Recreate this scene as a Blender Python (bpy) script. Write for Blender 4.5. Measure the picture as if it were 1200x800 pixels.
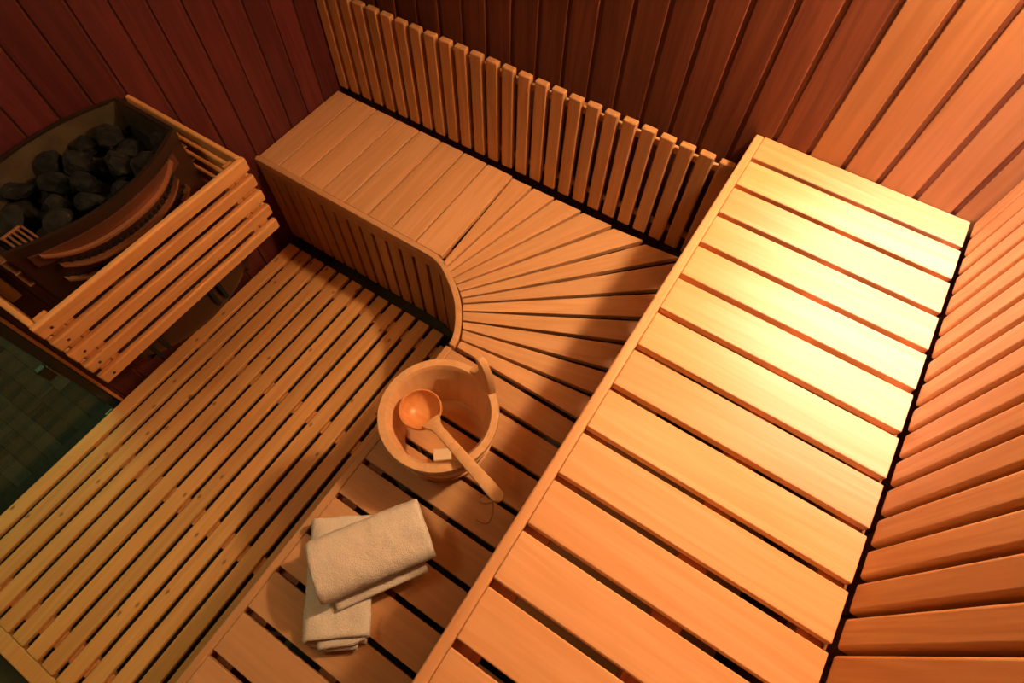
import bpy, bmesh, math, random
from mathutils import Vector, Matrix, Euler, noise

for o in list(bpy.data.objects):
    bpy.data.objects.remove(o)
S = bpy.context.scene
COL = S.collection
RND = random.Random(7)

# ---------------------------------------------------------------- camera
cam_d = bpy.data.cameras.new('camera')
cam_d.sensor_width = 36.0
cam_d.lens = 667.39 * 36.0 / 1200.0
cam_d.clip_start = 0.02
cam = bpy.data.objects.new('camera', cam_d)
cam.location = (1.5188, -1.2438, 1.83)
cam.rotation_euler = (0.5002, -0.0167, 0.5743)
COL.objects.link(cam)
S.camera = cam

# ---------------------------------------------------------------- world and light
W = bpy.data.worlds.new('world')
S.world = W
W.use_nodes = True
bg = W.node_tree.nodes['Background']
bg.inputs[0].default_value = (0.30, 0.62, 0.50, 1)
bg.inputs[1].default_value = 0.05
LAMP = Vector((1.79, -0.15, 1.83))


def area(name, loc, target, size, power, col, shape='DISK', spread=math.pi):
    d = bpy.data.lights.new(name, 'AREA')
    d.shape = shape
    d.size = size
    d.energy = power
    d.color = col
    d.spread = spread
    o = bpy.data.objects.new(name, d)
    o.location = loc
    o.rotation_euler = (Vector(target) - Vector(loc)).to_track_quat('-Z', 'Y').to_euler()
    COL.objects.link(o)
    return o


# the sauna's wall lamp, high on the back wall by the right corner: a reflector bulb (strong beam and wide spill)
pd_ = bpy.data.lights.new('lamp_bulb', 'POINT')
pd_.energy = 61.0
pd_.color = (1.0, 0.65, 0.33)
pd_.shadow_soft_size = 0.05
po_ = bpy.data.objects.new('lamp_bulb', pd_)
po_.location = LAMP + Vector((0, 0, -.004))
COL.objects.link(po_)
sd = bpy.data.lights.new('lamp_beam', 'SPOT')
sd.energy = 68.0
sd.color = (0.84, 0.79, 1.0)
sd.spot_size = math.radians(58)
sd.spot_blend = 1.0
sd.shadow_soft_size = 0.05
so_ = bpy.data.objects.new('lamp_beam', sd)
so_.location = LAMP + Vector((0, 0, -.02))
so_.rotation_euler = (Vector((1.93, -.33, .9)) - LAMP).to_track_quat('-Z', 'Y').to_euler()
COL.objects.link(so_)
# daylight of the hall outside the glass door
area('hall_light', (-1.2, -1.1, 1.9), (0.3, -1.8, 0.0), 1.0, 12.0, (0.9, 1.0, 0.45), 'SQUARE')
# weak fill light, added out of view to brighten the duckboard from above
area('fill_light', (0.42, -1.35, 2.06), (0.42, -1.30, 0.0), 0.30, 1.6, (1.0, 0.70, 0.34), spread=math.radians(110))

vs = S.view_settings
vs.view_transform = 'Standard'
vs.look = 'None'
vs.gamma = 1.0
vs.use_curve_mapping = False
vs.exposure = 0.0
S.display_settings.display_device = 'sRGB'

# ---------------------------------------------------------------- materials


def nmat(name):
    m = bpy.data.materials.new(name)
    m.use_nodes = True
    nt = m.node_tree
    return m, nt, nt.nodes['Principled BSDF']


def N(nt, t, **kw):
    n = nt.nodes.new(t)
    for k, v in kw.items():
        setattr(n, k, v)
    return n


def wood(name, light, dark, axis='X', rough=0.5, spec=0.3, knots=0.0, var=0.10, bump=0.15, fine=1.0, contrast=1.0):
    m, nt, p = nmat(name)
    L = nt.links.new
    tc = N(nt, 'ShaderNodeTexCoord')
    oi = N(nt, 'ShaderNodeObjectInfo')
    off = N(nt, 'ShaderNodeVectorMath', operation='SCALE')
    cmb = N(nt, 'ShaderNodeCombineXYZ')
    mul = N(nt, 'ShaderNodeMath', operation='MULTIPLY')
    mul.inputs[1].default_value = 13.7
    L(oi.outputs['Random'], mul.inputs[0])
    L(oi.outputs['Random'], cmb.inputs[0]); L(mul.outputs[0], cmb.inputs[1]); L(oi.outputs['Random'], cmb.inputs[2])
    L(cmb.outputs[0], off.inputs[0]); off.inputs[3].default_value = 7.3
    add = N(nt, 'ShaderNodeVectorMath', operation='ADD')
    L(tc.outputs['Object'], add.inputs[0]); L(off.outputs[0], add.inputs[1])
    mp = N(nt, 'ShaderNodeMapping')
    sc = {'X': (0.55, 9, 9), 'Y': (9, 0.55, 9), 'Z': (9, 9, 0.55)}[axis]
    mp.inputs['Scale'].default_value = sc
    L(add.outputs[0], mp.inputs[0])
    n1 = N(nt, 'ShaderNodeTexNoise')
    n1.inputs['Scale'].default_value = 1.6 * fine
    n1.inputs['Detail'].default_value = 3
    n1.inputs['Distortion'].default_value = 0.9
    L(mp.outputs[0], n1.inputs['Vector'])
    # growth rings: a sine of the noise field
    r1 = N(nt, 'ShaderNodeMath', operation='MULTIPLY'); r1.inputs[1].default_value = 26.0
    L(n1.outputs[0], r1.inputs[0])
    r2 = N(nt, 'ShaderNodeMath', operation='SINE'); L(r1.outputs[0], r2.inputs[0])
    r3 = N(nt, 'ShaderNodeMapRange')
    r3.inputs[1].default_value = -1; r3.inputs[2].default_value = 1
    r3.inputs[3].default_value = 0.0; r3.inputs[4].default_value = 1
    L(r2.outputs[0], r3.inputs[0])
    n2 = N(nt, 'ShaderNodeTexNoise')
    n2.inputs['Scale'].default_value = 14 * fine
    n2.inputs['Detail'].default_value = 4
    L(mp.outputs[0], n2.inputs['Vector'])
    mx = N(nt, 'ShaderNodeMath', operation='MULTIPLY'); L(r3.outputs[0], mx.inputs[0]); mx.inputs[1].default_value = 0.35 * contrast
    ad = N(nt, 'ShaderNodeMath', operation='MULTIPLY_ADD'); L(n2.outputs[0], ad.inputs[0]); ad.inputs[1].default_value = 0.7 * contrast
    L(mx.outputs[0], ad.inputs[2])
    cr = N(nt, 'ShaderNodeValToRGB')
    cr.color_ramp.elements[0].position = 0.15
    cr.color_ramp.elements[0].color = (*light, 1)
    cr.color_ramp.elements[1].position = 1.0
    cr.color_ramp.elements[1].color = (*dark, 1)
    L(ad.outputs[0], cr.inputs[0])
    hs = N(nt, 'ShaderNodeHueSaturation')
    vr = N(nt, 'ShaderNodeMapRange')
    vr.inputs[3].default_value = 1 - var; vr.inputs[4].default_value = 1 + var
    L(oi.outputs['Random'], vr.inputs[0]); L(vr.outputs[0], hs.inputs['Value'])
    L(cr.outputs[0], hs.inputs['Color'])
    last = hs.outputs[0]
    if knots:
        mk = N(nt, 'ShaderNodeMapping')
        mk.inputs['Scale'].default_value = {'X': (5, 9, 0.1), 'Y': (9, 5, 0.1), 'Z': (9, .1, 4.2)}[axis]
        L(add.outputs[0], mk.inputs[0])
        v = N(nt, 'ShaderNodeTexVoronoi', voronoi_dimensions='2D'); v.inputs['Scale'].default_value = 1.0
        L(mk.outputs[0], v.inputs['Vector'])
        k = N(nt, 'ShaderNodeMapRange'); k.inputs[1].default_value = 0.018; k.inputs[2].default_value = 0.052
        k.inputs[3].default_value = knots; k.inputs[4].default_value = 0
        L(v.outputs['Distance'], k.inputs[0])
        km = N(nt, 'ShaderNodeMix', data_type='RGBA')
        L(k.outputs[0], km.inputs[0]); L(last, km.inputs[6]); km.inputs[7].default_value = (dark[0] * .35, dark[1] * .25, dark[2] * .25, 1)
        last = km.outputs[2]
    L(last, p.inputs['Base Color'])
    p.inputs['Roughness'].default_value = rough
    p.inputs['Specular IOR Level'].default_value = spec
    b = N(nt, 'ShaderNodeBump'); b.inputs['Strength'].default_value = bump; b.inputs['Distance'].default_value = 0.002
    L(ad.outputs[0], b.inputs['Height']); L(b.outputs[0], p.inputs['Normal'])
    return m


def plain(name, col, rough=0.5, metal=0.0, spec=0.4, nscale=0, ncol=None, bump=0.0, bdist=0.002, detail=4):
    m, nt, p = nmat(name)
    p.inputs['Base Color'].default_value = (*col, 1)
    p.inputs['Roughness'].default_value = rough
    p.inputs['Metallic'].default_value = metal
    p.inputs['Specular IOR Level'].default_value = spec
    if nscale:
        tc = N(nt, 'ShaderNodeTexCoord')
        n = N(nt, 'ShaderNodeTexNoise'); n.inputs['Scale'].default_value = nscale; n.inputs['Detail'].default_value = detail
        nt.links.new(tc.outputs['Object'], n.inputs['Vector'])
        cr = N(nt, 'ShaderNodeValToRGB')
        cr.color_ramp.elements[0].position = 0.35; cr.color_ramp.elements[0].color = (*(ncol or col), 1)
        cr.color_ramp.elements[1].position = 0.65; cr.color_ramp.elements[1].color = (*col, 1)
        nt.links.new(n.outputs[0], cr.inputs[0]); nt.links.new(cr.outputs[0], p.inputs['Base Color'])
        if bump:
            b = N(nt, 'ShaderNodeBump'); b.inputs['Strength'].default_value = bump; b.inputs['Distance'].default_value = bdist
            nt.links.new(n.outputs[0], b.inputs['Height']); nt.links.new(b.outputs[0], p.inputs['Normal'])
    return m


BL, BD = (0.84, 0.51, 0.28), (0.72, 0.38, 0.17)        # pale alder-like bench wood
low_x = wood('low_bench_wood_x', (0.70, 0.40, 0.20), (0.56, 0.29, 0.13), 'X', rough=0.5, spec=0.3, var=0.08, contrast=.8)
low_y = wood('low_bench_wood_y', (0.70, 0.40, 0.20), (0.56, 0.29, 0.13), 'Y', rough=0.5, spec=0.3, var=0.08, contrast=.8)
bench_x = wood('bench_wood_x', BL, BD, 'X', rough=0.5, spec=0.3, var=0.09, contrast=1.15)
bench_y = wood('bench_wood_y', BL, BD, 'Y', rough=0.5, spec=0.3, var=0.09, contrast=1.1)
rest_z = wood('backrest_wood', (0.68, 0.38, 0.18), (0.50, 0.25, 0.10), 'Z', rough=0.5, spec=0.3, var=0.08)
rest_zr = wood('right_backrest_wood', (0.68, 0.38, 0.17), (0.52, 0.25, 0.10), 'Z', rough=0.5, spec=0.3, var=0.05)
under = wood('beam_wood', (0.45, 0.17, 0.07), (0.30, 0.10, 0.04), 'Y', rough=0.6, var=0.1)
pine_y = wood('pine_slats', (0.88, 0.50, 0.19), (0.70, 0.32, 0.10), 'Y', rough=0.48, spec=0.3, knots=0.75, var=0.10, contrast=.9)
pine_x = wood('pine_crosspiece', (0.80, 0.40, 0.16), (0.62, 0.27, 0.09), 'X', rough=0.6, var=0.1)
guard_y = wood('guard_wood_y', (0.84, 0.47, 0.19), (0.66, 0.31, 0.11), 'Y', rough=0.5, var=0.06)
guard_x = wood('guard_wood_x', (0.82, 0.45, 0.18), (0.64, 0.30, 0.10), 'X', rough=0.5, var=0.06)
guard_z = wood('guard_wood_z', (0.74, 0.36, 0.13), (0.56, 0.23, 0.08), 'Z', rough=0.5, var=0.06)
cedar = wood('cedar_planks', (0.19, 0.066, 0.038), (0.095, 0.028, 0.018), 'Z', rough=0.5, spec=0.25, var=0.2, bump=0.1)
cedar_back = plain('cedar_backing', (0.12, 0.035, 0.022), 0.6)
bucket_m = wood('bucket_wood', (0.84, 0.54, 0.29), (0.72, 0.40, 0.19), 'Z', rough=0.42, spec=0.35, var=0.0)
ladle_m = wood('ladle_wood', (0.84, 0.42, 0.16), (0.70, 0.26, 0.08), 'X', rough=0.35, spec=0.4, var=0.0)
floor_m = plain('floor_dark', (0.07, 0.06, 0.03), 0.6, nscale=8, ncol=(0.04, 0.035, 0.02))
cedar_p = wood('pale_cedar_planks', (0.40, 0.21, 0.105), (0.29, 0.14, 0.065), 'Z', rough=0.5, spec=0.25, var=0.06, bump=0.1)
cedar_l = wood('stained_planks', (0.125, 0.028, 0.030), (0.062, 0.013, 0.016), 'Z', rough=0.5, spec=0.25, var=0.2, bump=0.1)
ceil_m = plain('ceiling_boards', (0.66, 0.44, 0.27), 0.6, nscale=5, ncol=(0.58, 0.38, 0.22))
parq = wood('parquet_wood', (0.050, 0.034, 0.026), (0.022, 0.017, 0.015), 'X', rough=0.6, spec=0.2, bump=0.03, var=0.6, contrast=1.0)
black_m = plain('heater_steel', (0.07, 0.05, 0.04), 0.35, 0.7)
panel_m = plain('shaded_heater_panel', (0.06, 0.03, 0.02), 0.35, 0.5)  # casing steel, darkened so the colour holds the shade under the ribs
rib_m = plain('heater_rib', (0.42, 0.20, 0.10), 0.4, 0.5)
sheet_m = plain('heater_lining', (0.15, 0.125, 0.08), 0.45, 0.5, nscale=20, ncol=(0.10, 0.085, 0.055))
void_m = plain('heater_inside', (0.01, 0.01, 0.012), 0.9)
stone_m = plain('sauna_stone', (0.024, 0.026, 0.024), 0.85, 0, 0.2, nscale=30, ncol=(0.006, 0.008, 0.010), bump=1.0, bdist=0.006, detail=8)
towel_m = plain('terry_cloth', (0.95, 0.90, 0.84), 0.95, 0, 0.05, nscale=420, ncol=(0.84, 0.78, 0.70), bump=0.7, bdist=0.003, detail=3)
chrome = plain('chrome', (0.25, 0.25, 0.24), 0.35, 1.0)
screw_m = plain('screw_steel', (0.08, 0.06, 0.05), 0.4, 0.8)
frame_m = plain('door_frame_green', (0.02, 0.035, 0.03), 0.4)
soap_m = plain('pale_block', (0.80, 0.68, 0.52), 0.5)
string_m = plain('string', (0.42, 0.28, 0.16), 0.8)
opal = plain('lamp_shade', (0.7, 0.4, 0.2), 0.5)

glass_m, nt, p = nmat('door_glass')
nt.nodes.remove(p)
out = nt.nodes['Material Output']
tr = N(nt, 'ShaderNodeBsdfTransparent'); tr.inputs[0].default_value = (0.80, 0.93, 0.86, 1)
gl = N(nt, 'ShaderNodeBsdfGlossy'); gl.inputs['Roughness'].default_value = 0.03
fr = N(nt, 'ShaderNodeValue'); fr.outputs[0].default_value = 0.035
mxs = N(nt, 'ShaderNodeMixShader')
nt.links.new(fr.outputs[0], mxs.inputs[0]); nt.links.new(tr.outputs[0], mxs.inputs[1]); nt.links.new(gl.outputs[0], mxs.inputs[2])
nt.links.new(mxs.outputs[0], out.inputs[0])

# ---------------------------------------------------------------- helpers
_cache = {}


def box_mesh(lx, ly, lz, m, bev=0.003, seg=2):
    """bevelled box, origin at its centre"""
    k = (round(lx, 4), round(ly, 4), round(lz, 4), m.name, bev, seg)
    if k in _cache:
        return _cache[k]
    bm = bmesh.new()
    bmesh.ops.create_cube(bm, size=1)
    bmesh.ops.scale(bm, vec=(lx, ly, lz), verts=bm.verts)
    if bev:
        bmesh.ops.bevel(bm, geom=bm.edges[:], offset=min(bev, .45 * min(lx, ly, lz)), segments=seg, profile=0.6, affect='EDGES')
    me = bpy.data.meshes.new('box')
    bm.to_mesh(me); bm.free()
    me.materials.append(m)
    if bev:
        for pl in me.polygons:      # the six flat sides stay flat, only the rounded edges are smooth
            pl.use_smooth = max(abs(c) for c in pl.normal) < .9999
    _cache[k] = me
    return me


def link(name, me, parent=None, loc=(0, 0, 0), rot=(0, 0, 0)):
    o = bpy.data.objects.new(name, me)
    o.location = loc
    o.rotation_euler = rot
    if parent:
        o.parent = parent
        if parent.parent is None:
            o.location = Vector(loc) - parent.location
        else:
            o.location = Vector(loc) - parent.location - parent.parent.location
    COL.objects.link(o)
    return o


def bar(name, x0, x1, y0, y1, z0, z1, m, parent=None, bev=0.003, seg=2):
    """axis aligned bar given by its world extents"""
    me = box_mesh(abs(x1 - x0), abs(y1 - y0), abs(z1 - z0), m, bev, seg)
    return link(name, me, parent, ((x0 + x1) / 2, (y0 + y1) / 2, (z0 + z1) / 2))


def thing(name, label, cat, loc=(0, 0, 0), group=None):
    o = bpy.data.objects.new(name, None)
    o.location = loc
    o.empty_display_size = .05
    o['label'] = label; o['category'] = cat
    if group: o['group'] = group
    COL.objects.link(o)
    return o


def mesh_obj(name, verts, faces, m, parent=None, smooth=False, angle=40):
    me = bpy.data.meshes.new(name)
    me.from_pydata([tuple(v) for v in verts], [], faces)
    bm = bmesh.new(); bm.from_mesh(me)
    bmesh.ops.recalc_face_normals(bm, faces=bm.faces)
    bm.to_mesh(me); bm.free()
    me.materials.append(m)
    if smooth:
        for pl in me.polygons: pl.use_smooth = True
        try: me.set_sharp_from_angle(angle=math.radians(angle))
        except Exception: pass
    # move the origin to the centre of the mesh
    c = sum((v.co for v in me.vertices), Vector()) / len(me.vertices)
    me.transform(Matrix.Translation(-c))
    return link(name, me, parent, c)


def bevel_mesh(o, w=0.002, seg=2):
    bm = bmesh.new(); bm.from_mesh(o.data)
    ed = [e for e in bm.edges if len(e.link_faces) == 2 and e.calc_face_angle() > 0.6]
    bmesh.ops.bevel(bm, geom=ed, offset=w, segments=seg, profile=0.6, affect='EDGES')
    bm.to_mesh(o.data); bm.free()


def prism(name, poly, z0, z1, m, parent=None, bev=0.0):
    n = len(poly)
    v = [(x, y, z0) for x, y in poly] + [(x, y, z1) for x, y in poly]
    f = [list(range(n))[::-1], list(range(n, 2 * n))] + [[i, (i + 1) % n, n + (i + 1) % n, n + i] for i in range(n)]
    o = mesh_obj(name, v, f, m, parent)
    if bev: bevel_mesh(o, bev)
    return o


def band(name, outer, inner, z0, z1, m, parent=None, bev=0.0, smooth=True):
    """strip between two polylines (same count), extruded in z"""
    n = len(outer)
    v = [];
    for (x, y) in outer: v.append((x, y, z0))
    for (x, y) in inner: v.append((x, y, z0))
    for (x, y) in outer: v.append((x, y, z1))
    for (x, y) in inner: v.append((x, y, z1))
    f = []
    for i in range(n - 1):
        a, b, c, d_ = i, i + 1, n + i + 1, n + i
        f.append([a, d_, c, b])
        f.append([2 * n + a, 2 * n + b, 2 * n + c, 2 * n + d_])
        f.append([a, b, 2 * n + b, 2 * n + a])
        f.append([d_, 2 * n + d_, 2 * n + c, c])
    f.append([0, 2 * n, 3 * n, n]); f.append([n - 1, 2 * n - 1, 4 * n - 1, 3 * n - 1])
    o = mesh_obj(name, v, f, m, parent)
    if bev: bevel_mesh(o, bev)
    if smooth:
        for pl in o.data.polygons: pl.use_smooth = True
        try: o.data.set_sharp_from_angle(angle=math.radians(35))
        except Exception: pass
    return o


def struct(o):
    o['kind'] = 'structure'
    return o


def tube(name, pts, r, m, parent=None, seg=8):
    bm = bmesh.new(); rings = []
    n = len(pts)
    for i, q in enumerate(pts):
        q = Vector(q)
        t = (Vector(pts[min(i + 1, n - 1)]) - Vector(pts[max(i - 1, 0)])).normalized()
        a = t.orthogonal().normalized() if i == 0 else (a - t * a.dot(t)).normalized()
        b = t.cross(a)
        rr = r[i] if isinstance(r, (list, tuple)) else r
        rings.append([bm.verts.new(q + rr * (math.cos(k * 2 * math.pi / seg) * a + math.sin(k * 2 * math.pi / seg) * b)) for k in range(seg)])
    for i in range(n - 1):
        for k in range(seg):
            bm.faces.new([rings[i][k], rings[i][(k + 1) % seg], rings[i + 1][(k + 1) % seg], rings[i + 1][k]])
    bm.faces.new(rings[0][::-1]); bm.faces.new(rings[-1])
    me = bpy.data.meshes.new(name); bm.to_mesh(me); bm.free()
    me.materials.append(m)
    for pl in me.polygons: pl.use_smooth = True
    c = sum((v.co for v in me.vertices), Vector()) / len(me.vertices)
    me.transform(Matrix.Translation(-c))
    return link(name, me, parent, c)


def lathe(name, prof, m, centre, parent=None, seg=64, closed=True):
    n = len(prof)
    v = []; f = []
    for k in range(seg):
        a = 2 * math.pi * k / seg
        for r, z in prof:
            v.append((centre[0] + r * math.cos(a), centre[1] + r * math.sin(a), centre[2] + z))
    for k in range(seg):
        k2 = (k + 1) % seg
        for i in range(n if closed else n - 1):
            j = (i + 1) % n
            f.append([k * n + i, k2 * n + i, k2 * n + j, k * n + j])
    return mesh_obj(name, v, f, m, parent, smooth=True)


# ---------------------------------------------------------------- room shell
XW, YW, XRW, YF, ZC = 0.0343, -0.0134, 1.975, -2.47, 2.1
YD0, YD1 = -1.318, -2.12            # the glass door in the left wall
fl = struct(bar('floor', XW, XRW, YF, YW, -0.04, 0.0, floor_m, bev=0))
struct(bar('ceiling', XW - .05, XRW + .05, YF - .05, YW + .05, ZC, ZC + .03, ceil_m, bev=0))
wb = struct(bar('wall_back', XW - .05, XRW + .05, YW, YW + .04, 0, ZC, cedar, bev=0))
wr = struct(bar('wall_right', XRW, XRW + .04, YF, YW, 0, ZC, cedar_back, bev=0))
wl = struct(bar('wall_left', XW - .04, XW, YD0, YW, 0, ZC, cedar_back, bev=0))
wf = struct(bar('wall_front', XW - .05, XRW + .05, YF - .04, YF, 0, ZC, cedar, bev=0))
struct(bar('wall_left_beyond_door', XW - .04, XW, YF, YD1, 0, ZC, cedar, bev=0))
struct(bar('trim_1', XW - .04, XW, YD1, YD0, 2.03, ZC, cedar, bev=0))
PT = 0.006
PW = 0.0811


def planks_x(parent, xa, xb, y, k0, pitch, sgn):
    k = 0
    x = k0
    while x > xa: x -= pitch
    while x < xb:
        a, b = max(x + .0055, xa + .001), min(x + pitch - .0055, xb - .001)
        if b - a > .01:
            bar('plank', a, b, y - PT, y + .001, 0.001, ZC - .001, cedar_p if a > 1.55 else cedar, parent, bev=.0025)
        x += pitch


def planks_y(parent, ya, yb, x, k0, pitch, dx):
    y = k0
    while y > ya: y -= pitch
    while y < yb:
        a, b = max(y + .0035, ya + .001), min(y + pitch - .0035, yb - .001)
        if b - a > .01:
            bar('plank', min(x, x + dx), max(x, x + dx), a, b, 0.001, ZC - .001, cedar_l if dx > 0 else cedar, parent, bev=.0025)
        y += pitch


planks_x(wb, XW, XRW, YW, 0.502, PW, 1)
planks_y(wl, YD0, YW - PT, XW, -0.065, 0.0824, PT)
planks_y(wr, YF, YW - PT, XRW, -0.065, 0.0824, -PT)

# glass door with its frame and hinge in the left wall
jamb = struct(bar('trim_2', XW - .03, XW + .008, YD0 - .001, YD0 + .009, 0, 2.03, guard_z, bev=.002))
door = thing('door_1', 'glass door', 'door')
del door['label'], door['category']
door['kind'] = 'structure'
bar('door_frame', XW - .03, XW - .002, YD0 - .030, YD0 - .0015, 0.0, 2.03, frame_m, door, bev=.002)
bar('door_frame', XW - .03, XW - .002, YD1 + .001, YD1 + .03, 0.0, 2.03, frame_m, door, bev=.002)
pane = bar('glass_pane', XW - .020, XW - .014, YD1 + .034, YD0 - .034, 0.012, 2.02, glass_m, door, bev=0)
hg = bar('hinge', XW - .024, XW - .004, YD0 - .062, YD0 - .034, 0.29, 0.345, frame_m, door, bev=.003)
bar('hinge', XW - .024, XW - .001, YD0 - .075, YD0 - .034, 1.70, 1.79, chrome, door, bev=.003)
bar('hinge_pin', XW - .001, XW + .009, YD0 - .034, YD0 - .030, 0.285, 0.350, chrome, hg, bev=.003)
struct(bar('trim_3', XW - .05, XW, YD1, YD0, -0.005, 0.008, parq, bev=.002))

# hall floor beyond the glass: dark parquet strips
hf = struct(bar('floor_2', -2.6, XW - .05, -3.6, 0.2, -0.04, -0.006, floor_m, bev=0))
row = 0
y = -1.525 + 0.0565 * 5
while y > -2.35:
    x = XW - .055
    r = RND.random() * .2
    if abs(y + 1.525) < .01: L0 = .275
    else: L0 = .10 + RND.random() * .2
    while x > -1.15:
        x2 = x - L0
        bar('parquet_strip', x2 + .0008, x, y - .0557, y, -.010, -.001, parq, hf, bev=.0008, seg=1)
        x = x2
        L0 = .275
    y -= 0.0565
    row += 1

# ---------------------------------------------------------------- duckboard on the floor
db = thing('duckboard', 'low slatted pine duckboard covering the floor between heater and benches', 'duckboard', (0.5, -1.2, 0))
PD = 0.0631
for i in range(14):
    x1 = 0.1015 + i * PD
    x0 = x1 - 0.0484
    bar('slat', x0, x1, -1.94 - RND.random() * .002, {12: -.562, 13: -.620}.get(i, -.520), 0.0350, 0.05, pine_y, db, bev=.0035)
for ya, yb in ((-.616, -.570), (-1.037, -.988), (-1.468, -1.417), (-1.901, -1.853)):
    bar('crosspiece', 0.052, 0.858 if ya > -.7 else 0.9195, ya, yb, 0.006, 0.0345, pine_x, db, bev=.002)
bar('end_rail', 0.05, 0.9215, -1.984, -1.9425, 0.006, 0.046, pine_y, db, bev=.003)

# ---------------------------------------------------------------- corner bench (lower, along the back wall, fanned)
HL = 0.45
cb = thing('corner_bench', 'low slatted bench along the back wall with slats fanning out round its curved corner', 'bench', (0.6, -0.3, 0))
TS = 0.019
for i in range(8):
    xa = XW + .0085 if i == 0 else XW + i * 0.0942 + .0026
    xb = XW + (i + 1) * 0.0942 - (.0022 if i < 7 else .003)
    if i == 7: xb = .7935
    bar('slat', xa, xb, -0.4685, -0.0775, HL - TS, HL, bench_y, cb, bev=.0025)
inner = [(.808, -.488), (.829, -.495), (.848, -.504), (.868, -.515), (.890, -.528), (.912, -.543), (.930, -.558),
         (.944, -.572), (.959, -.592), (.976, -.619), (.992, -.641), (1.008, -.672), (1.012, -.698)]
outer = [(.797, -.085), (.875, -.083), (.960, -.083), (1.059, -.083), (1.169, -.083), (1.279, -.083), (1.389, -.092),
         (1.389, -.226), (1.389, -.338), (1.387, -.431), (1.385, -.532), (1.384, -.617), (1.384, -.697)]
# every joint is a straight line; the boards end at the back or run on beneath the upper bench
XU = 1.433
ends = []
for k, (a, b) in enumerate(zip(inner, outer)):
    a, b = Vector(a), Vector(b)
    t = (b - a)
    if k <= 5:
        e = b
    else:
        s = (1.56 - a.x) / t.x
        e = a + t * s
        if e.y > -.083: e = a + t * ((-.083 - a.y) / t.y)
    ends.append((a, e))
FW = [.003, .0045, .0045, .005, .0065, .008, .009, .0095, .010, .010, .010, .0095, .006]   # half gap at outer end
for k in range(12):
    (a0, e0), (a1, e1) = ends[k], ends[k + 1]
    n0 = Vector(((e0 - a0).y, -(e0 - a0).x)).normalized()
    n1 = Vector(((e1 - a1).y, -(e1 - a1).x)).normalized()
    g = .0024
    p0 = a0 + n0 * g; q0 = e0 + n0 * FW[k]
    p1 = a1 - n1 * g; q1 = e1 - n1 * FW[k + 1]
    poly = [p0, q0]
    if k == 6:
        poly.append(Vector((1.50, -.083)))
    if k == 6 and q0.x > 1.5: poly.pop()
    poly += [q1, p1]
    o = prism('slat', [(v.x, v.y) for v in poly], HL - TS, HL, None or bench_y, cb, bev=.0022)
    # local grain: rotate the mesh so that its long axis is local y
    mid = ((q0 + q1) / 2 - (p0 + p1) / 2)
    ang = math.atan2(mid.y, mid.x) - math.pi / 2
    o.data.transform(Matrix.Rotation(-ang, 4, 'Z'))
    o.rotation_euler[2] = ang
edge = [(XW + .002, -.4875), (.40, -.4875), (.740, -.4875), (.775, -.4885), (.810, -.4995), (.836, -.5145), (.857, -.529), (.878, -.5435), (.897, -.5585), (.914, -.574),
        (.929, -.590), (.942, -.6065), (.954, -.6235), (.965, -.641), (.975, -.6595), (.983, -.678), (.986, -.6985)]


def offset(pl, dist):
    out_ = []
    for i, q in enumerate(pl):
        a = Vector(pl[max(i - 1, 0)]); b = Vector(pl[min(i + 1, len(pl) - 1)])
        t = (b - a).normalized()
        n = Vector((-t.y, t.x))
        out_.append((q[0] + n.x * dist, q[1] + n.y * dist))
    out_[0] = (pl[0][0], out_[0][1]); out_[-1] = (out_[-1][0], pl[-1][1])
    return out_


band('front_rail', edge, offset(edge, .0186), HL - .028, HL, bench_x, cb, bev=.003)
band('apron', offset(edge, .0015), offset(edge, .019), HL - .062, HL - .0285, under if False else rest_z, cb, bev=.001)
# vertical front slats, straight run
PB = 0.0545
ZB0 = 0.058
x = 0.524 - 9 * PB
while x + PB < .745:
    bar('front_slat', max(x + .006, XW + .003), x + PB - .006, -.4875 + .002, -.4875 + .016, ZB0, HL - .063, rest_z, cb, bev=.002)
    x += PB


def cut(pl, s0, s1, n=8):
    """the stretch of a polyline between two arc lengths"""
    P = [Vector(q) for q in pl]; d = [0]
    for a_, b_ in zip(P, P[1:]): d.append(d[-1] + (b_ - a_).length)
    out_ = []
    for i in range(n + 1):
        s_ = min(s0 + (s1 - s0) * i / n, d[-1] - 1e-6)
        j = max(k_ for k_ in range(len(d) - 1) if d[k_] <= s_)
        out_.append(tuple(P[j].lerp(P[j + 1], (s_ - d[j]) / (d[j + 1] - d[j]))))
    return out_


s0 = x - XW
total = sum((Vector(b_) - Vector(a_)).length for a_, b_ in zip(edge, edge[1:]))
for a_, b_ in ((x + .006 - XW, x + PB - .006 - XW), (x + PB + .006 - XW, x + PB * 2.9 - XW), (x + PB * 2.9 + .010 - XW, total)):
    seg_ = cut(edge, a_, b_)
    band('front_slat', offset(seg_, .002) if b_ < total else [(q[0] - .0, q[1]) for q in offset(seg_, .002)], offset(seg_, .016), ZB0, HL - .063, rest_z, cb, bev=.001)
for ya in (-.458, -.30, -.125):
    bar('support_beam', XW + .012, 1.30 if ya > -.4 else .80, ya, ya + .04, HL - TS - .0365, HL - TS - .0005, under, cb, bev=.002)
band('fan_support', offset(edge[5:], .0195), offset(edge[5:], .060), HL - TS - .036, HL - TS - .0006, under, cb, bev=.001)
fan_c = Vector((.802, -.74))
pts_o = [(fan_c.x + .43 * math.sin(math.radians(a)), fan_c.y + .43 * math.cos(math.radians(a))) for a in range(4, 86, 6)]
pts_i = [(fan_c.x + .385 * math.sin(math.radians(a)), fan_c.y + .385 * math.cos(math.radians(a))) for a in range(4, 86, 6)]
band('fan_support', pts_i, pts_o, HL - TS - .036 - .0372, HL - TS - .0372, under, cb, bev=.001)
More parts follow.
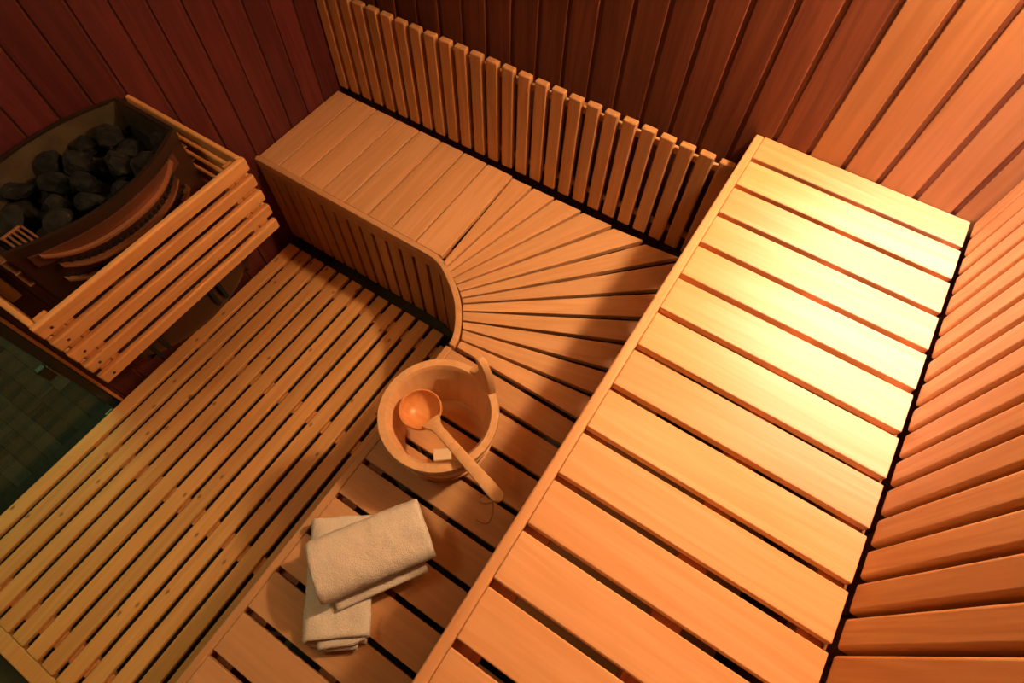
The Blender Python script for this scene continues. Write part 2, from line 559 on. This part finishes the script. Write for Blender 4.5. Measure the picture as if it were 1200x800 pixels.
for (lx, ly) in ((XW + .04, -.42), (.55, -.42), (XW + .04, -.08), (.9, -.08), (.93, -.53)):
    bar('leg', lx - .02, lx + .02, ly - .02, ly + .02, 0.0005, HL - TS - .038 - (.036 if lx == .93 else 0), under, cb, bev=.002)

# ---------------------------------------------------------------- lower main bench
mb = thing('lower_bench', 'lower slatted bench in front of the tall bench, carrying the bucket and the towels', 'bench', (1.3, -1.5, 0))
XF = 0.9827
YE = -2.455
bar('front_rail', XF, XF + .0206, YE, -.7065, HL - .028, HL, low_y, mb, bev=.004, seg=3)
y = -0.777 + .0009
bar('slat', XF + .0210, 1.905, y, -.7090, HL - TS, HL, low_x, mb, bev=.0022)
k = 0
GAPL = 0.0130
yt = -.777
while yt - .0991 > YE:
    bar('slat', XF + .0210, 1.905, yt - .0991 + .0, yt - GAPL, HL - TS, HL, low_x, mb, bev=.0022)
    yt -= .0991
for xa, xb in ((XF + .0008, 1.0545), (1.211, 1.256), (1.44, 1.485), (1.80, 1.845)):
    bar('support_beam', xa, xb, YE, -.712, HL - .066, HL - .0285, under, mb, bev=.002)
y = -.712
while y - PB > YE:
    bar('front_slat', XF + .010, XF + .026, y - PB + .012, y, ZB0, HL - .0665, rest_z, mb, bev=.002)
    y -= PB
for ly in (-.78, -1.6, -2.42):
    for lx in (1.05, 1.82):
        bar('leg', lx - .02, lx + .02, ly - .02, ly + .02, .0005, HL - .067, under, mb, bev=.002)

# ---------------------------------------------------------------- upper main bench
HU = 0.8975
ub = thing('upper_bench', 'tall slatted bench along the right wall, brightly lit at its far end', 'bench', (1.7, -1.2, 0))
bar('front_rail', XU, XU + .0200, YE, -.0205, HU - .045, HU, bench_y, ub, bev=.005, seg=3)
GAPU = 0.0135
bar('slat', XU + .0203, 1.918, -.1006, -.0205, HU - TS, HU, bench_x, ub, bev=.0022)
yt = -.1006
while yt - .0969 > YE:
    bar('slat', XU + .0203, 1.918, yt - .0969, yt - GAPU, HU - TS, HU, bench_x, ub, bev=.0022)
    yt -= .0969
for xa, xb in ((XU + .0205, 1.4985), (1.680, 1.729), (1.875, 1.915)):
    bar('support_beam', xa, xb, YE, -.0215, HU - .064, HU - TS - .0005, under, ub, bev=.002)
for ly in (-.65, -1.5, -2.43):
    bar('leg', 1.46, 1.495, ly - .02, ly + .02, HL + .0005, HU - .0645, under, ub, bev=.002)
bar('wall_ledger', 1.9155, 1.9255, YE, -.0215, HU - .064, HU - .03, under, ub, bev=.001)

# ---------------------------------------------------------------- slatted backrest on the back wall
bk = thing('backrest', 'backrest of upright slats on the back wall above the corner bench', 'backrest', (0.8, YW - .03, HL))
RB = 0.0538
for k in range(34):
    x = 0.2017 + (k - 3) * RB
    if x < XW + .007: x = XW + .0075
    if x + .0390 > 1.56: break
    bar('slat', x, x + .0395, -.0634, -.0434, 0.4598, 0.8183 + RND.uniform(-.001, .001), rest_z, bk, bev=.0045, seg=3)
bar('rail', XW + .010, 1.555, -.0430, -.0330, 0.766, 0.786, bench_x, bk, bev=.002)
bar('rail', XW + .010, 1.555, -.0430, -.0330, 0.495, 0.515, rest_z, bk, bev=.002)

# ---------------------------------------------------------------- slatted backrest on the right wall
for xb_ in (.12, .55, .98, 1.45):
    for zb_ in (.767, .496):
        bar('spacer', xb_, xb_ + .03, -.0328, YW - PT - .0008, zb_, zb_ + .017, under, bk, bev=.001)
br = thing('backrest', 'backrest of upright slats on the right wall above the tall bench', 'backrest', (XRW - .03, -1.2, HU))
PR = 0.0564
k = -10
while True:
    y = -.5811 - k * PR
    k += 1
    if y + .047 > -.022: continue
    if y < YE: break
    bar('slat', 1.9225, 1.9445, y, y + .0475, 0.9005, 1.270, rest_zr, br, bev=.006, seg=3)
for z in (.93, 1.22):
    bar('rail', 1.945, XRW - PT - .0008, YE, -.03, z, z + .026, rest_z, br, bev=.002)

# ---------------------------------------------------------------- heater guard
gd = thing('heater_guard', 'wooden guard rail of stacked slats around the heater', 'guard rail', (0.25, -1.0, .64))
GX = 0.45
GZ = [0.8075, 0.7565, 0.7045, 0.6525, 0.598]
for k, z in enumerate(GZ):
    z0_, z1 = z + .0065, z + (.0435 if k == 0 else .040)
    bar('slat', GX - .015, GX, -1.2825, -.7185, z0_, z1, guard_y, gd, bev=.005, seg=3)
    if k < 4:
        bar('side_slat', XW + .008, GX - .0155, -.7335, -.7205, z0_, z1, guard_x, gd, bev=.005, seg=3)
        bar('side_slat', XW + .008, GX - .0155, -1.2805, -1.2675, z0_, z1, guard_x, gd, bev=.005, seg=3)
    tube('screw', [(GX + .0001, -1.255, z + .022), (GX + .0012, -1.255, z + .022)], .0032, screw_m, gd, 10)
for ya, w_, zt_ in ((-.7640, .030, .838), (-.785, .0205, .822), (-1.2670, .030, .838), (-1.2365, .020, .822)):
    bar('post', GX - .0415, GX - .0155, ya, ya + w_, .600, zt_, guard_z, gd, bev=.004)
for ya in (-.7640, -1.2670):
    bar('post', XW + .009, XW + .032, ya, ya + .030, .600, .838, guard_z, gd, bev=.004)

# ---------------------------------------------------------------- heater
ht = thing('sauna_heater', 'dark steel wall heater with curved front, filled with stones', 'heater', (0.2, -.985, .38))


def lens(x0, bf, bb, ya, yb, n=18, xa=.105, xbk=.30):
    """closed outline: back arc from far to near, front arc from near to far"""
    pts = []
    for i in range(n + 1):
        t = i / n
        pts.append((xa - bb * 4 * t * (1 - t), yb + (ya - yb) * t))
    for i in range(n + 1):
        t = i / n
        pts.append((xbk + bf * 4 * t * (1 - t), ya + (yb - ya) * t))
    return pts


def shrink(pl, d):
    cx = sum(p[0] for p in pl) / len(pl); cy = sum(p[1] for p in pl) / len(pl)
    out_ = []
    n = len(pl)
    for i, q in enumerate(pl):
        a = Vector(pl[i - 1]); b = Vector(pl[(i + 1) % n])
        t = (b - a).normalized(); nn = Vector((-t.y, t.x))
        if nn.dot(Vector((cx - q[0], cy - q[1]))) < 0: nn = -nn
        out_.append((q[0] + nn.x * d, q[1] + nn.y * d))
    return out_


def ring_loft(name, levels, m, parent, cap=False):
    n = len(levels[0][0]); v = []; f = []
    for pl, z in levels:
        v += [(x, y, z) for x, y in pl]
    for l in range(len(levels) - 1):
        for i in range(n):
            j = (i + 1) % n
            f.append([l * n + i, l * n + j, (l + 1) * n + j, (l + 1) * n + i])
    if cap:
        f.append([(len(levels) - 1) * n + i for i in range(n)])
    return mesh_obj(name, v, f, m, parent, smooth=True, angle=30)


YA, YB = -1.205, -.768
L0 = lens(0, .065, .052, YA, YB)
Li = shrink(L0, .010)
Lo = shrink(L0, .004)
rim = ring_loft('rim', [(Li, .893), (Li, .9), (L0, .9), (L0, .874), (shrink(L0, .004), .874)], black_m, ht)
ring_loft('inner_lining', [(shrink(L0, .0105), .896), (shrink(L0, .018), .83)], sheet_m, ht)
ring_loft('stone_basket', [(shrink(L0, .018), .83), (shrink(L0, .034), .78), (shrink(L0, .05), .765), (shrink(L0, .12), .762)], void_m, ht, cap=True)
ring_loft('casing', [(Lo, .8735), (shrink(L0, .006), .60), (shrink(L0, .016), .42), (shrink(L0, .03), .385), (shrink(L0, .10), .38)], panel_m, ht, cap=True)
# curved louvre ribs across the front, with dark slots over them
front = L0[19:]


def front_arc(t0, t1, n, off=0.0):
    out_ = []
    for i in range(n + 1):
        t = t0 + (t1 - t0) * i / n
        out_.append((.30 + .065 * 4 * t * (1 - t) + off, YA + (YB - YA) * t))
    return out_


for j, z in enumerate((.838, .797, .756, .715)):
    a0, a1 = (.10, .86) if j % 2 == 0 else (.13, .83)
    A = front_arc(a0, a1, 16, .014); B = front_arc(a0, a1, 16, -.002)
    n = len(A); v = []; f = []
    for i in range(n):
        t = i / (n - 1)
        lift = .030 * (2 * t - 1) ** 4 if j < 4 else 0
        for (q, dz) in ((B[i], 0), (A[i], 0), (A[i], .006), (B[i], .006)):
            v.append((q[0], q[1], z + dz + lift))
    for i in range(n - 1):
        for c in range(4):
            d_ = (c + 1) % 4
            f.append([i * 4 + c, i * 4 + d_, (i + 1) * 4 + d_, (i + 1) * 4 + c])
    f.append([0, 1, 2, 3]); f.append([(n - 1) * 4 + c for c in (3, 2, 1, 0)])
    o = mesh_obj('louvre_rib', v, f, rib_m, ht, smooth=True, angle=30)
    # the row of dark punched slots over the rib
    bm = bmesh.new()
    ns = 22
    for s in range(ns):
        t = a0 + (a1 - a0) * (s + .5) / ns
        tt = (s + .5) / ns
        lift = .030 * (2 * tt - 1) ** 4 if j < 4 else 0
        px, py = .30 + .065 * 4 * t * (1 - t), YA + (YB - YA) * t
        r_ = bmesh.ops.create_cube(bm, size=1)
        bmesh.ops.scale(bm, vec=(.006, .0060, .007), verts=r_['verts'])
        bmesh.ops.translate(bm, vec=(px - .0025, py, z + .0105 + lift), verts=r_['verts'])
    me = bpy.data.meshes.new('slots'); bm.to_mesh(me); bm.free(); me.materials.append(void_m)
    so = link('slots', me, o, (0, 0, 0)); so['kind'] = 'stuff'
    so.location = -(o.location + ht.location)
for yv in (-.955, -.925, -1.13, -1.16):
    bar('vent_slot', .325, .3585 if yv > -1 else .35, yv, yv + .012, .43, .50, void_m, ht, bev=.002)
# side louvres at both ends
for sgn, ye in ((1, YB), (-1, YA)):
    for zz in (.865, .825, .785):
        for xa in (.15, .225):
            bar('side_louvre', xa, xa + .055, min(ye, ye + sgn * .012), max(ye, ye + sgn * .012), zz, zz + .004, rib_m, ht, bev=.001)
# small grate inside near the front rim
gr = bar('grate_frame', .215, .222, -1.18, -1.135, .862, .868, rib_m, ht, bev=.001)
for k in range(5):
    bar('grate_bar', .222, .275, -1.178 + k * .0105, -1.173 + k * .0105, .862, .868, rib_m, ht, bev=.001)
# wall bracket
A = front_arc(.06, .90, 16, .0035); B = front_arc(.06, .90, 16, -.002)
band('front_panel', A, B, .843, .8735, plain('lit_brown_steel', (0.17, 0.075, 0.045), 0.32, 0.5), ht)  # lit tone of the casing's brown steel, without the shade put into the rest
bar('wall_bracket', XW + PT + .0005, .075, -1.10, -.87, .45, .70, black_m, ht, bev=.002)

# stones: every one a thing of its own
rs = random.Random(21)


def inside(x, y, mrg=.03):
    t = (y - YA) / (YB - YA)
    if t < .12 or t > .92: return False
    xb_ = .105 - .052 * 4 * t * (1 - t) + mrg - .004
    xf_ = .30 + .065 * 4 * t * (1 - t) - mrg
    return xb_ < x < xf_


spots = []
for layer, (zb, rmin) in enumerate(((.797, .062), (.852, .063))):
    tries = 0
    cur = []
    while tries < 1500:
        tries += 1
        x = rs.uniform(.06, .37); y = rs.uniform(YA + .02, YB - .02)
        if layer and y < -1.12 and x > .19: continue
        if not inside(x, y, .030 + .006 * layer): continue
        if all(math.hypot(x - a, y - b) > rmin for a, b, c in cur):
            cur.append((x, y, zb + rs.uniform(-.006, .008) + (.008 if x > .2 else -.006) * layer))
    spots += [c + (layer,) for c in cur]
for i, (x, y, z, layer) in enumerate(spots):
    bm = bmesh.new()
    bmesh.ops.create_icosphere(bm, subdivisions=3, radius=1)
    seed = Vector((i * 3.1, i * 1.7, i * .9))
    planes = [Vector((rs.gauss(0, 1), rs.gauss(0, 1), rs.gauss(0, 1))).normalized() for _ in range(9)]
    cut = [rs.uniform(.55, .86) for _ in range(9)]
    for v in bm.verts:
        c = v.co.copy()
        for pn, ct in zip(planes, cut):
            dd = c.dot(pn)
            if dd > ct: c -= pn * (dd - ct) * .97
        c *= 1 + .14 * noise.noise(c * 2.0 + seed) + .07 * noise.noise(c * 5 + seed)
        v.co = c
    sx, sy, sz = rs.uniform(.034, .039), rs.uniform(.029, .034), rs.uniform(.025, .029)
    bmesh.ops.scale(bm, vec=(sx, sy, sz), verts=bm.verts)
    me = bpy.data.meshes.new('stone'); bm.to_mesh(me); bm.free(); me.materials.append(stone_m)
    for pl in me.polygons: pl.use_smooth = True
    try: me.set_sharp_from_angle(angle=math.radians(14))
    except Exception: pass
    o = link('heater_stone', me, None, (x, y, z), (rs.uniform(-.4, .4), rs.uniform(-.4, .4), rs.uniform(0, 6.28)))
    o['label'] = 'rough dark grey stone in the pile on top of the heater'
    o['category'] = 'stone'; o['group'] = 'stones piled in the heater'

# ---------------------------------------------------------------- bucket
BC = Vector((1.132, -.919, HL + .0008))
bu = thing('sauna_bucket', 'round pale wooden bucket with a raised ear handle, standing on the lower bench', 'bucket', BC)
HB = .152
prof = [(.112, 0), (.1165, .003), (.1275, .085), (.1295, .088), (.1405, HB - .006), (.1385, HB), (.1220, HB), (.1145, HB - .010),
        (.1105, HB - .055), (.1080, HB - .058), (.0985, .012), (.0975, 0)]
lathe('body', prof, bucket_m, BC, bu, 96)
for zz, rr in ((.028, .1205), (.112, .1325)):
    lathe('hoop', [(rr - .003, zz), (rr + .0035, zz + .0005), (rr + .0050, zz + .009), (rr - .001, zz + .0095)], bucket_m, BC, bu, 96)
# raised ear: a taller stave with a hooked tip
ea = math.radians(71)
ER = .1265
prof_e = [(-.030, -.05), (.036, -.05), (.037, .0), (.035, .018), (.031, .038), (.025, .057), (.015, .077), (.003, .091), (-.010, .099), (-.019, .097),
          (-.021, .086), (-.015, .070), (-.011, .055), (-.013, .040), (-.020, .022), (-.031, .008), (-.043, .002)]
v = []; f = []; n = len(prof_e)
for dr in (-.0075, .0085):
    for u_, w_ in prof_e:
        a_ = ea - u_ / ER
        rad = ER + dr + (.006 if w_ > 0 else .006 * (w_ + .05) / .05 - .0)
        v.append((BC.x + rad * math.cos(a_), BC.y + rad * math.sin(a_), BC.z + HB + w_))
f.append(list(range(n))); f.append(list(range(n, 2 * n))[::-1])
for i in range(n):
    j = (i + 1) % n
    f.append([i, j, n + j, n + i])
ear = mesh_obj('ear_handle', v, f, bucket_m, bu)
bevel_mesh(ear, .002, 2)
for pl in ear.data.polygons: pl.use_smooth = True
try: ear.data.set_sharp_from_angle(angle=math.radians(40))
except Exception: pass

# pale block lying on the bench inside the bucket
blk = bar('pale_block', -.0, .044, 0, .030, 0, .026, soap_m, bev=.003)
blk.location = (1.164, -.967, HL + .0135)
blk.rotation_euler = (0, 0, math.radians(38))
blk['label'] = 'small pale rectangular block lying at the bottom of the wooden bucket'; blk['category'] = 'block'

# ---------------------------------------------------------------- ladle
LC = Vector((1.085, -.929, .583))
H1 = Vector((1.371, -1.016, .652))
ld = thing('ladle', 'wooden ladle with round bowl and long handle resting across the bucket rim', 'ladle', LC)
R = .051
bp = []
for i in range(13):
    a = i / 12 * math.pi / 2
    bp.append((R * math.sin(a) if i else .0004, -R * .82 * math.cos(a)))
ip = []
for i in range(13):
    a = (12 - i) / 12 * math.pi / 2
    ip.append(((R - .0055) * math.sin(a) if i < 12 else .0004, -(R - .0055) * .80 * math.cos(a) + .001))
bowl = lathe('bowl', bp + [(R - .0015, .0035), (R - .004, .0035)] + ip, ladle_m, LC, ld, 56)
dirv = (H1 - LC).normalized()
side = Vector((-dirv.y, dirv.x, 0)).normalized()
up = dirv.cross(side); up = up if up.z > 0 else -up
st = [(.042, .0240, .010), (.054, .0200, .013), (.066, .0140, .013), (.080, .0115, .0115), (.12, .0120, .0105), (.17, .0130, .010), (.22, .0140, .010), (.274, .0150, .010), (.294, .0145, .009), (.303, .0090, .007), (.3055, .003, .004)]
v = []; f = []
K = 12
for (s_, w_, h_) in st:
    c = LC + dirv * s_ + up * (-.003 if s_ < .06 else .0)
    for k in range(K):
        a = 2 * math.pi * k / K
        ca, sa = math.cos(a), math.sin(a)
        e = .6
        v.append(c + side * (w_ * math.copysign(abs(ca) ** e, ca)) + up * (h_ * .5 * math.copysign(abs(sa) ** e, sa)))
for i in range(len(st) - 1):
    for k in range(K):
        k2 = (k + 1) % K
        f.append([i * K + k, i * K + k2, (i + 1) * K + k2, (i + 1) * K + k])
f.append(list(range(K))[::-1]); f.append([(len(st) - 1) * K + k for k in range(K)])
mesh_obj('handle', v, f, bucket_m, ld, smooth=True)['label'] = 'paler straight handle'
sp = []
e0 = LC + dirv * .290
for i in range(26):
    t = i / 25
    sp.append((e0.x - .030 * t - .012 * math.sin(t * 9), e0.y - .012 * t + .010 * math.sin(t * 7) - .03 * t * t, max(HL + .003, e0.z - .006 - .32 * t * t * 1.6)))
tube('string', sp, .0011, string_m, ld, 6)
loop = []
for i in range(20):
    a = i / 19 * 2 * math.pi
    loop.append((e0.x - .022 + .018 * math.cos(a), e0.y - .010 + .010 * math.sin(a), e0.z - .02 - .06 * (1 - math.cos(a)) * .5))
tube('string', loop, .0011, string_m, ld, 6)

# ---------------------------------------------------------------- towels


def towel_strip(name, path, length, y_ends, thick, parent, origin, ang, tilt=0.0, seed=0, hem=False):
    """a cloth sheet: path is a list of (u, z) points across, extruded along v with ragged ends"""
    # resample path
    P = [Vector(q) for q in path]
    d = [0]
    for a, b in zip(P, P[1:]): d.append(d[-1] + (b - a).length)
    n = max(8, int(d[-1] / .0045))
    Q = []
    for i in range(n + 1):
        s = d[-1] * i / n
        j = max(k for k in range(len(d)) if d[k] <= s + 1e-9)
        j = min(j, len(P) - 2)
        t = (s - d[j]) / max(1e-9, d[j + 1] - d[j])
        Q.append(P[j].lerp(P[j + 1], t))
    for _ in range(3):
        Q = [Q[0]] + [(Q[i - 1] + 2 * Q[i] + Q[i + 1]) / 4 for i in range(1, n)] + [Q[n]]
    m = int(length / .0045)
    vv = []; ff = []
    sd = Vector((seed * 5.3, seed * 2.1, 0))
    for side_ in (1, -1):
        for i, q in enumerate(Q):
            a = Q[max(i - 1, 0)]; b = Q[min(i + 1, n)]
            t = (b - a).normalized(); nn = Vector((-t.y, t.x))
            e0_, e1_ = y_ends(i / n)
            for j in range(m + 1):
                w = j / m
                edge_ = min(w, 1 - w) * length
                th = thick * .5 * (1 - .55 * math.exp(-(edge_ / .004) ** 2))
                if i in (0, n): th *= .5
                yy = e0_ + (e1_ - e0_) * w
                dz = .0024 * noise.noise(Vector((q.x * 30, yy * 30, q.y * 30)) + sd) + .0014 * noise.noise(Vector((q.x * 160, yy * 160, q.y * 160)) + sd)
                c = q + nn * (side_ * (th + dz))
                vv.append((c.x, yy + .002 * noise.noise(Vector((q.x * 25, q.y * 40, w * 2)) + sd), c.y))
    off_ = (n + 1) * (m + 1)
    for i in range(n):
        for j in range(m):
            a = i * (m + 1) + j
            ff.append([a, a + 1, a + m + 2, a + m + 1])
            ff.append([off_ + a, off_ + a + m + 1, off_ + a + m + 2, off_ + a + 1])
    for i in range(n):
        a = i * (m + 1); ff.append([a, a + m + 1, off_ + a + m + 1, off_ + a])
        a = i * (m + 1) + m; ff.append([a, off_ + a, off_ + a + m + 1, a + m + 1])
    for j in range(m):
        a = j; ff.append([a, off_ + a, off_ + a + 1, a + 1])
        a = n * (m + 1) + j; ff.append([a, a + 1, off_ + a + 1, off_ + a])
    o = mesh_obj(name, vv, ff, towel_m, None, smooth=True, angle=80)
    M = Matrix.Translation(origin) @ Matrix.Rotation(ang, 4, 'Z') @ Matrix.Rotation(tilt, 4, 'Y') if tilt else Matrix.Translation(origin) @ Matrix.Rotation(ang, 4, 'Z')
    c = M @ o.location.to_4d()
    o.location = c.to_3d()
    o.rotation_euler = M.to_euler()
    return o


T = .0105
# lower towel: folded in a zigzag, smooth fold at its left, hems stepped at the near end
wz = .135
lo = []


def arc_pts(cx, cz, r, a0, a1, n=8):
    return [(cx + r * math.cos(a0 + (a1 - a0) * i / n), cz + r * math.sin(a0 + (a1 - a0) * i / n)) for i in range(n + 1)]


h0 = .0048
st_ = .0098
path = [(wz * .92, h0)] + arc_pts(.012, h0 + st_ * 1.6, st_ * 1.6, -math.pi / 2, -3 * math.pi / 2) + [(wz * .62, h0 + st_ * 3.2)] \
    + arc_pts(wz - .006, h0 + st_ * 2.75, st_ * .5, math.pi / 2, -math.pi / 2) + [(.03, h0 + st_ * 2.2), (.026, h0 + st_ * 1.2), (wz * .80, h0 + st_ * 1.05)]


def ends_lower(s):
    # layers step back from the near end, top layer shortest
    if s < .27: return (-.132, .130)
    if s < .62: return (-.120, .128)
    if s < .82: return (-.136, .122)
    return (-.142, .126)


def smooth_ends(fn):
    def g(s):
        a = [fn(min(1, max(0, s + k * .02))) for k in (-2, -1, 0, 1, 2)]
        return (sum(x[0] for x in a) / 5, sum(x[1] for x in a) / 5)
    return g


Al = math.atan2(.203, -.153) - math.pi / 2 + 0
# local v axis (length) points from near end to far end
near = Vector((1.222, -1.414)); far = Vector((1.066, -1.212))
axis_ = (far - near).normalized()
ang_l = math.atan2(axis_.y, axis_.x) - math.pi / 2
orig = (near + far) / 2
# u axis runs from the left fold (towards the duckboard) to the right
u_ax = Vector((math.cos(ang_l), math.sin(ang_l)))
o_l = orig - u_ax * (wz * .5)
t1 = towel_strip('towel', path, .25, smooth_ends(ends_lower), T, None, Vector((o_l.x, o_l.y, HL + .0035)), ang_l, seed=1)
t1['label'] = 'folded white towel lying underneath, flat on the lower bench'
t1['category'] = 'towel'; t1['group'] = 'white towels stacked crosswise'
# upper towel: flat roll, laid across
wz2 = .112
zt = HL + h0 + st_ * 3.2 + .0165
hh = .060
sp_path = [(wz2 + .030, -.0005), (.02, .002)] + arc_pts(.024, hh / 2, hh / 2, -math.pi / 2, -3 * math.pi / 2, 10) + [(wz2 * .45, hh + .006), (wz2 * .6, hh + .005)] \
    + arc_pts(wz2 - .022, hh / 2 + .001, hh / 2, math.pi / 2, -math.pi / 2 + .25, 10) + [(wz2 * .5, .0125)] + arc_pts(.030, hh / 2, hh / 2 - .0105, -math.pi / 2, -3 * math.pi / 2, 8) \
    + [(wz2 * .55, hh - .0095)] + arc_pts(wz2 - .030, hh / 2 + .001, hh / 2 - .0115, math.pi / 2, -math.pi / 2 + .3, 8) + [(.045, hh / 2 - .003), (.040, hh / 2 + .004), (.075, hh / 2 + .005)]


def ends_upper(s):
    if s < .16: return (-.105, .098)
    return (-.124, .124)


A_ = Vector((1.108, -1.331)); B_ = Vector((1.243, -1.133))
ax2 = (B_ - A_).normalized()
ang_u = math.atan2(ax2.y, ax2.x) - math.pi / 2
u2 = Vector((math.cos(ang_u), math.sin(ang_u)))
c2 = (A_ + B_) / 2 - u2 * (wz2 * .5)
t2 = towel_strip('towel', sp_path, .25, smooth_ends(ends_upper), T, None, Vector((c2.x, c2.y, zt)), ang_u, seed=4)
t2['label'] = 'loosely rolled white towel lying on top of the folded one'
t2['category'] = 'towel'; t2['group'] = 'white towels stacked crosswise'

# ---------------------------------------------------------------- wall lamp above the far end of the tall bench (out of frame)
lm = thing('wall_lamp', 'small wooden wall lamp high on the back wall by the right corner', 'lamp', (LAMP.x, YW - .01, LAMP.z))
bar('back_plate', LAMP.x - .08, LAMP.x + .08, YW - PT - .013, YW - PT - .001, LAMP.z - .02, LAMP.z + .16, guard_z, lm, bev=.003)
sh = []
for rr, zz in ((.078, .032), (.098, -.042), (.095, -.042), (.075, .032)):
    sh.append((rr, zz))
lathe('shade', sh, opal, LAMP, lm, 40)
bar('arm', LAMP.x - .012, LAMP.x + .012, LAMP.y + .085, YW - PT - .0135, LAMP.z + .020, LAMP.z + .030, guard_x, lm, bev=.003)
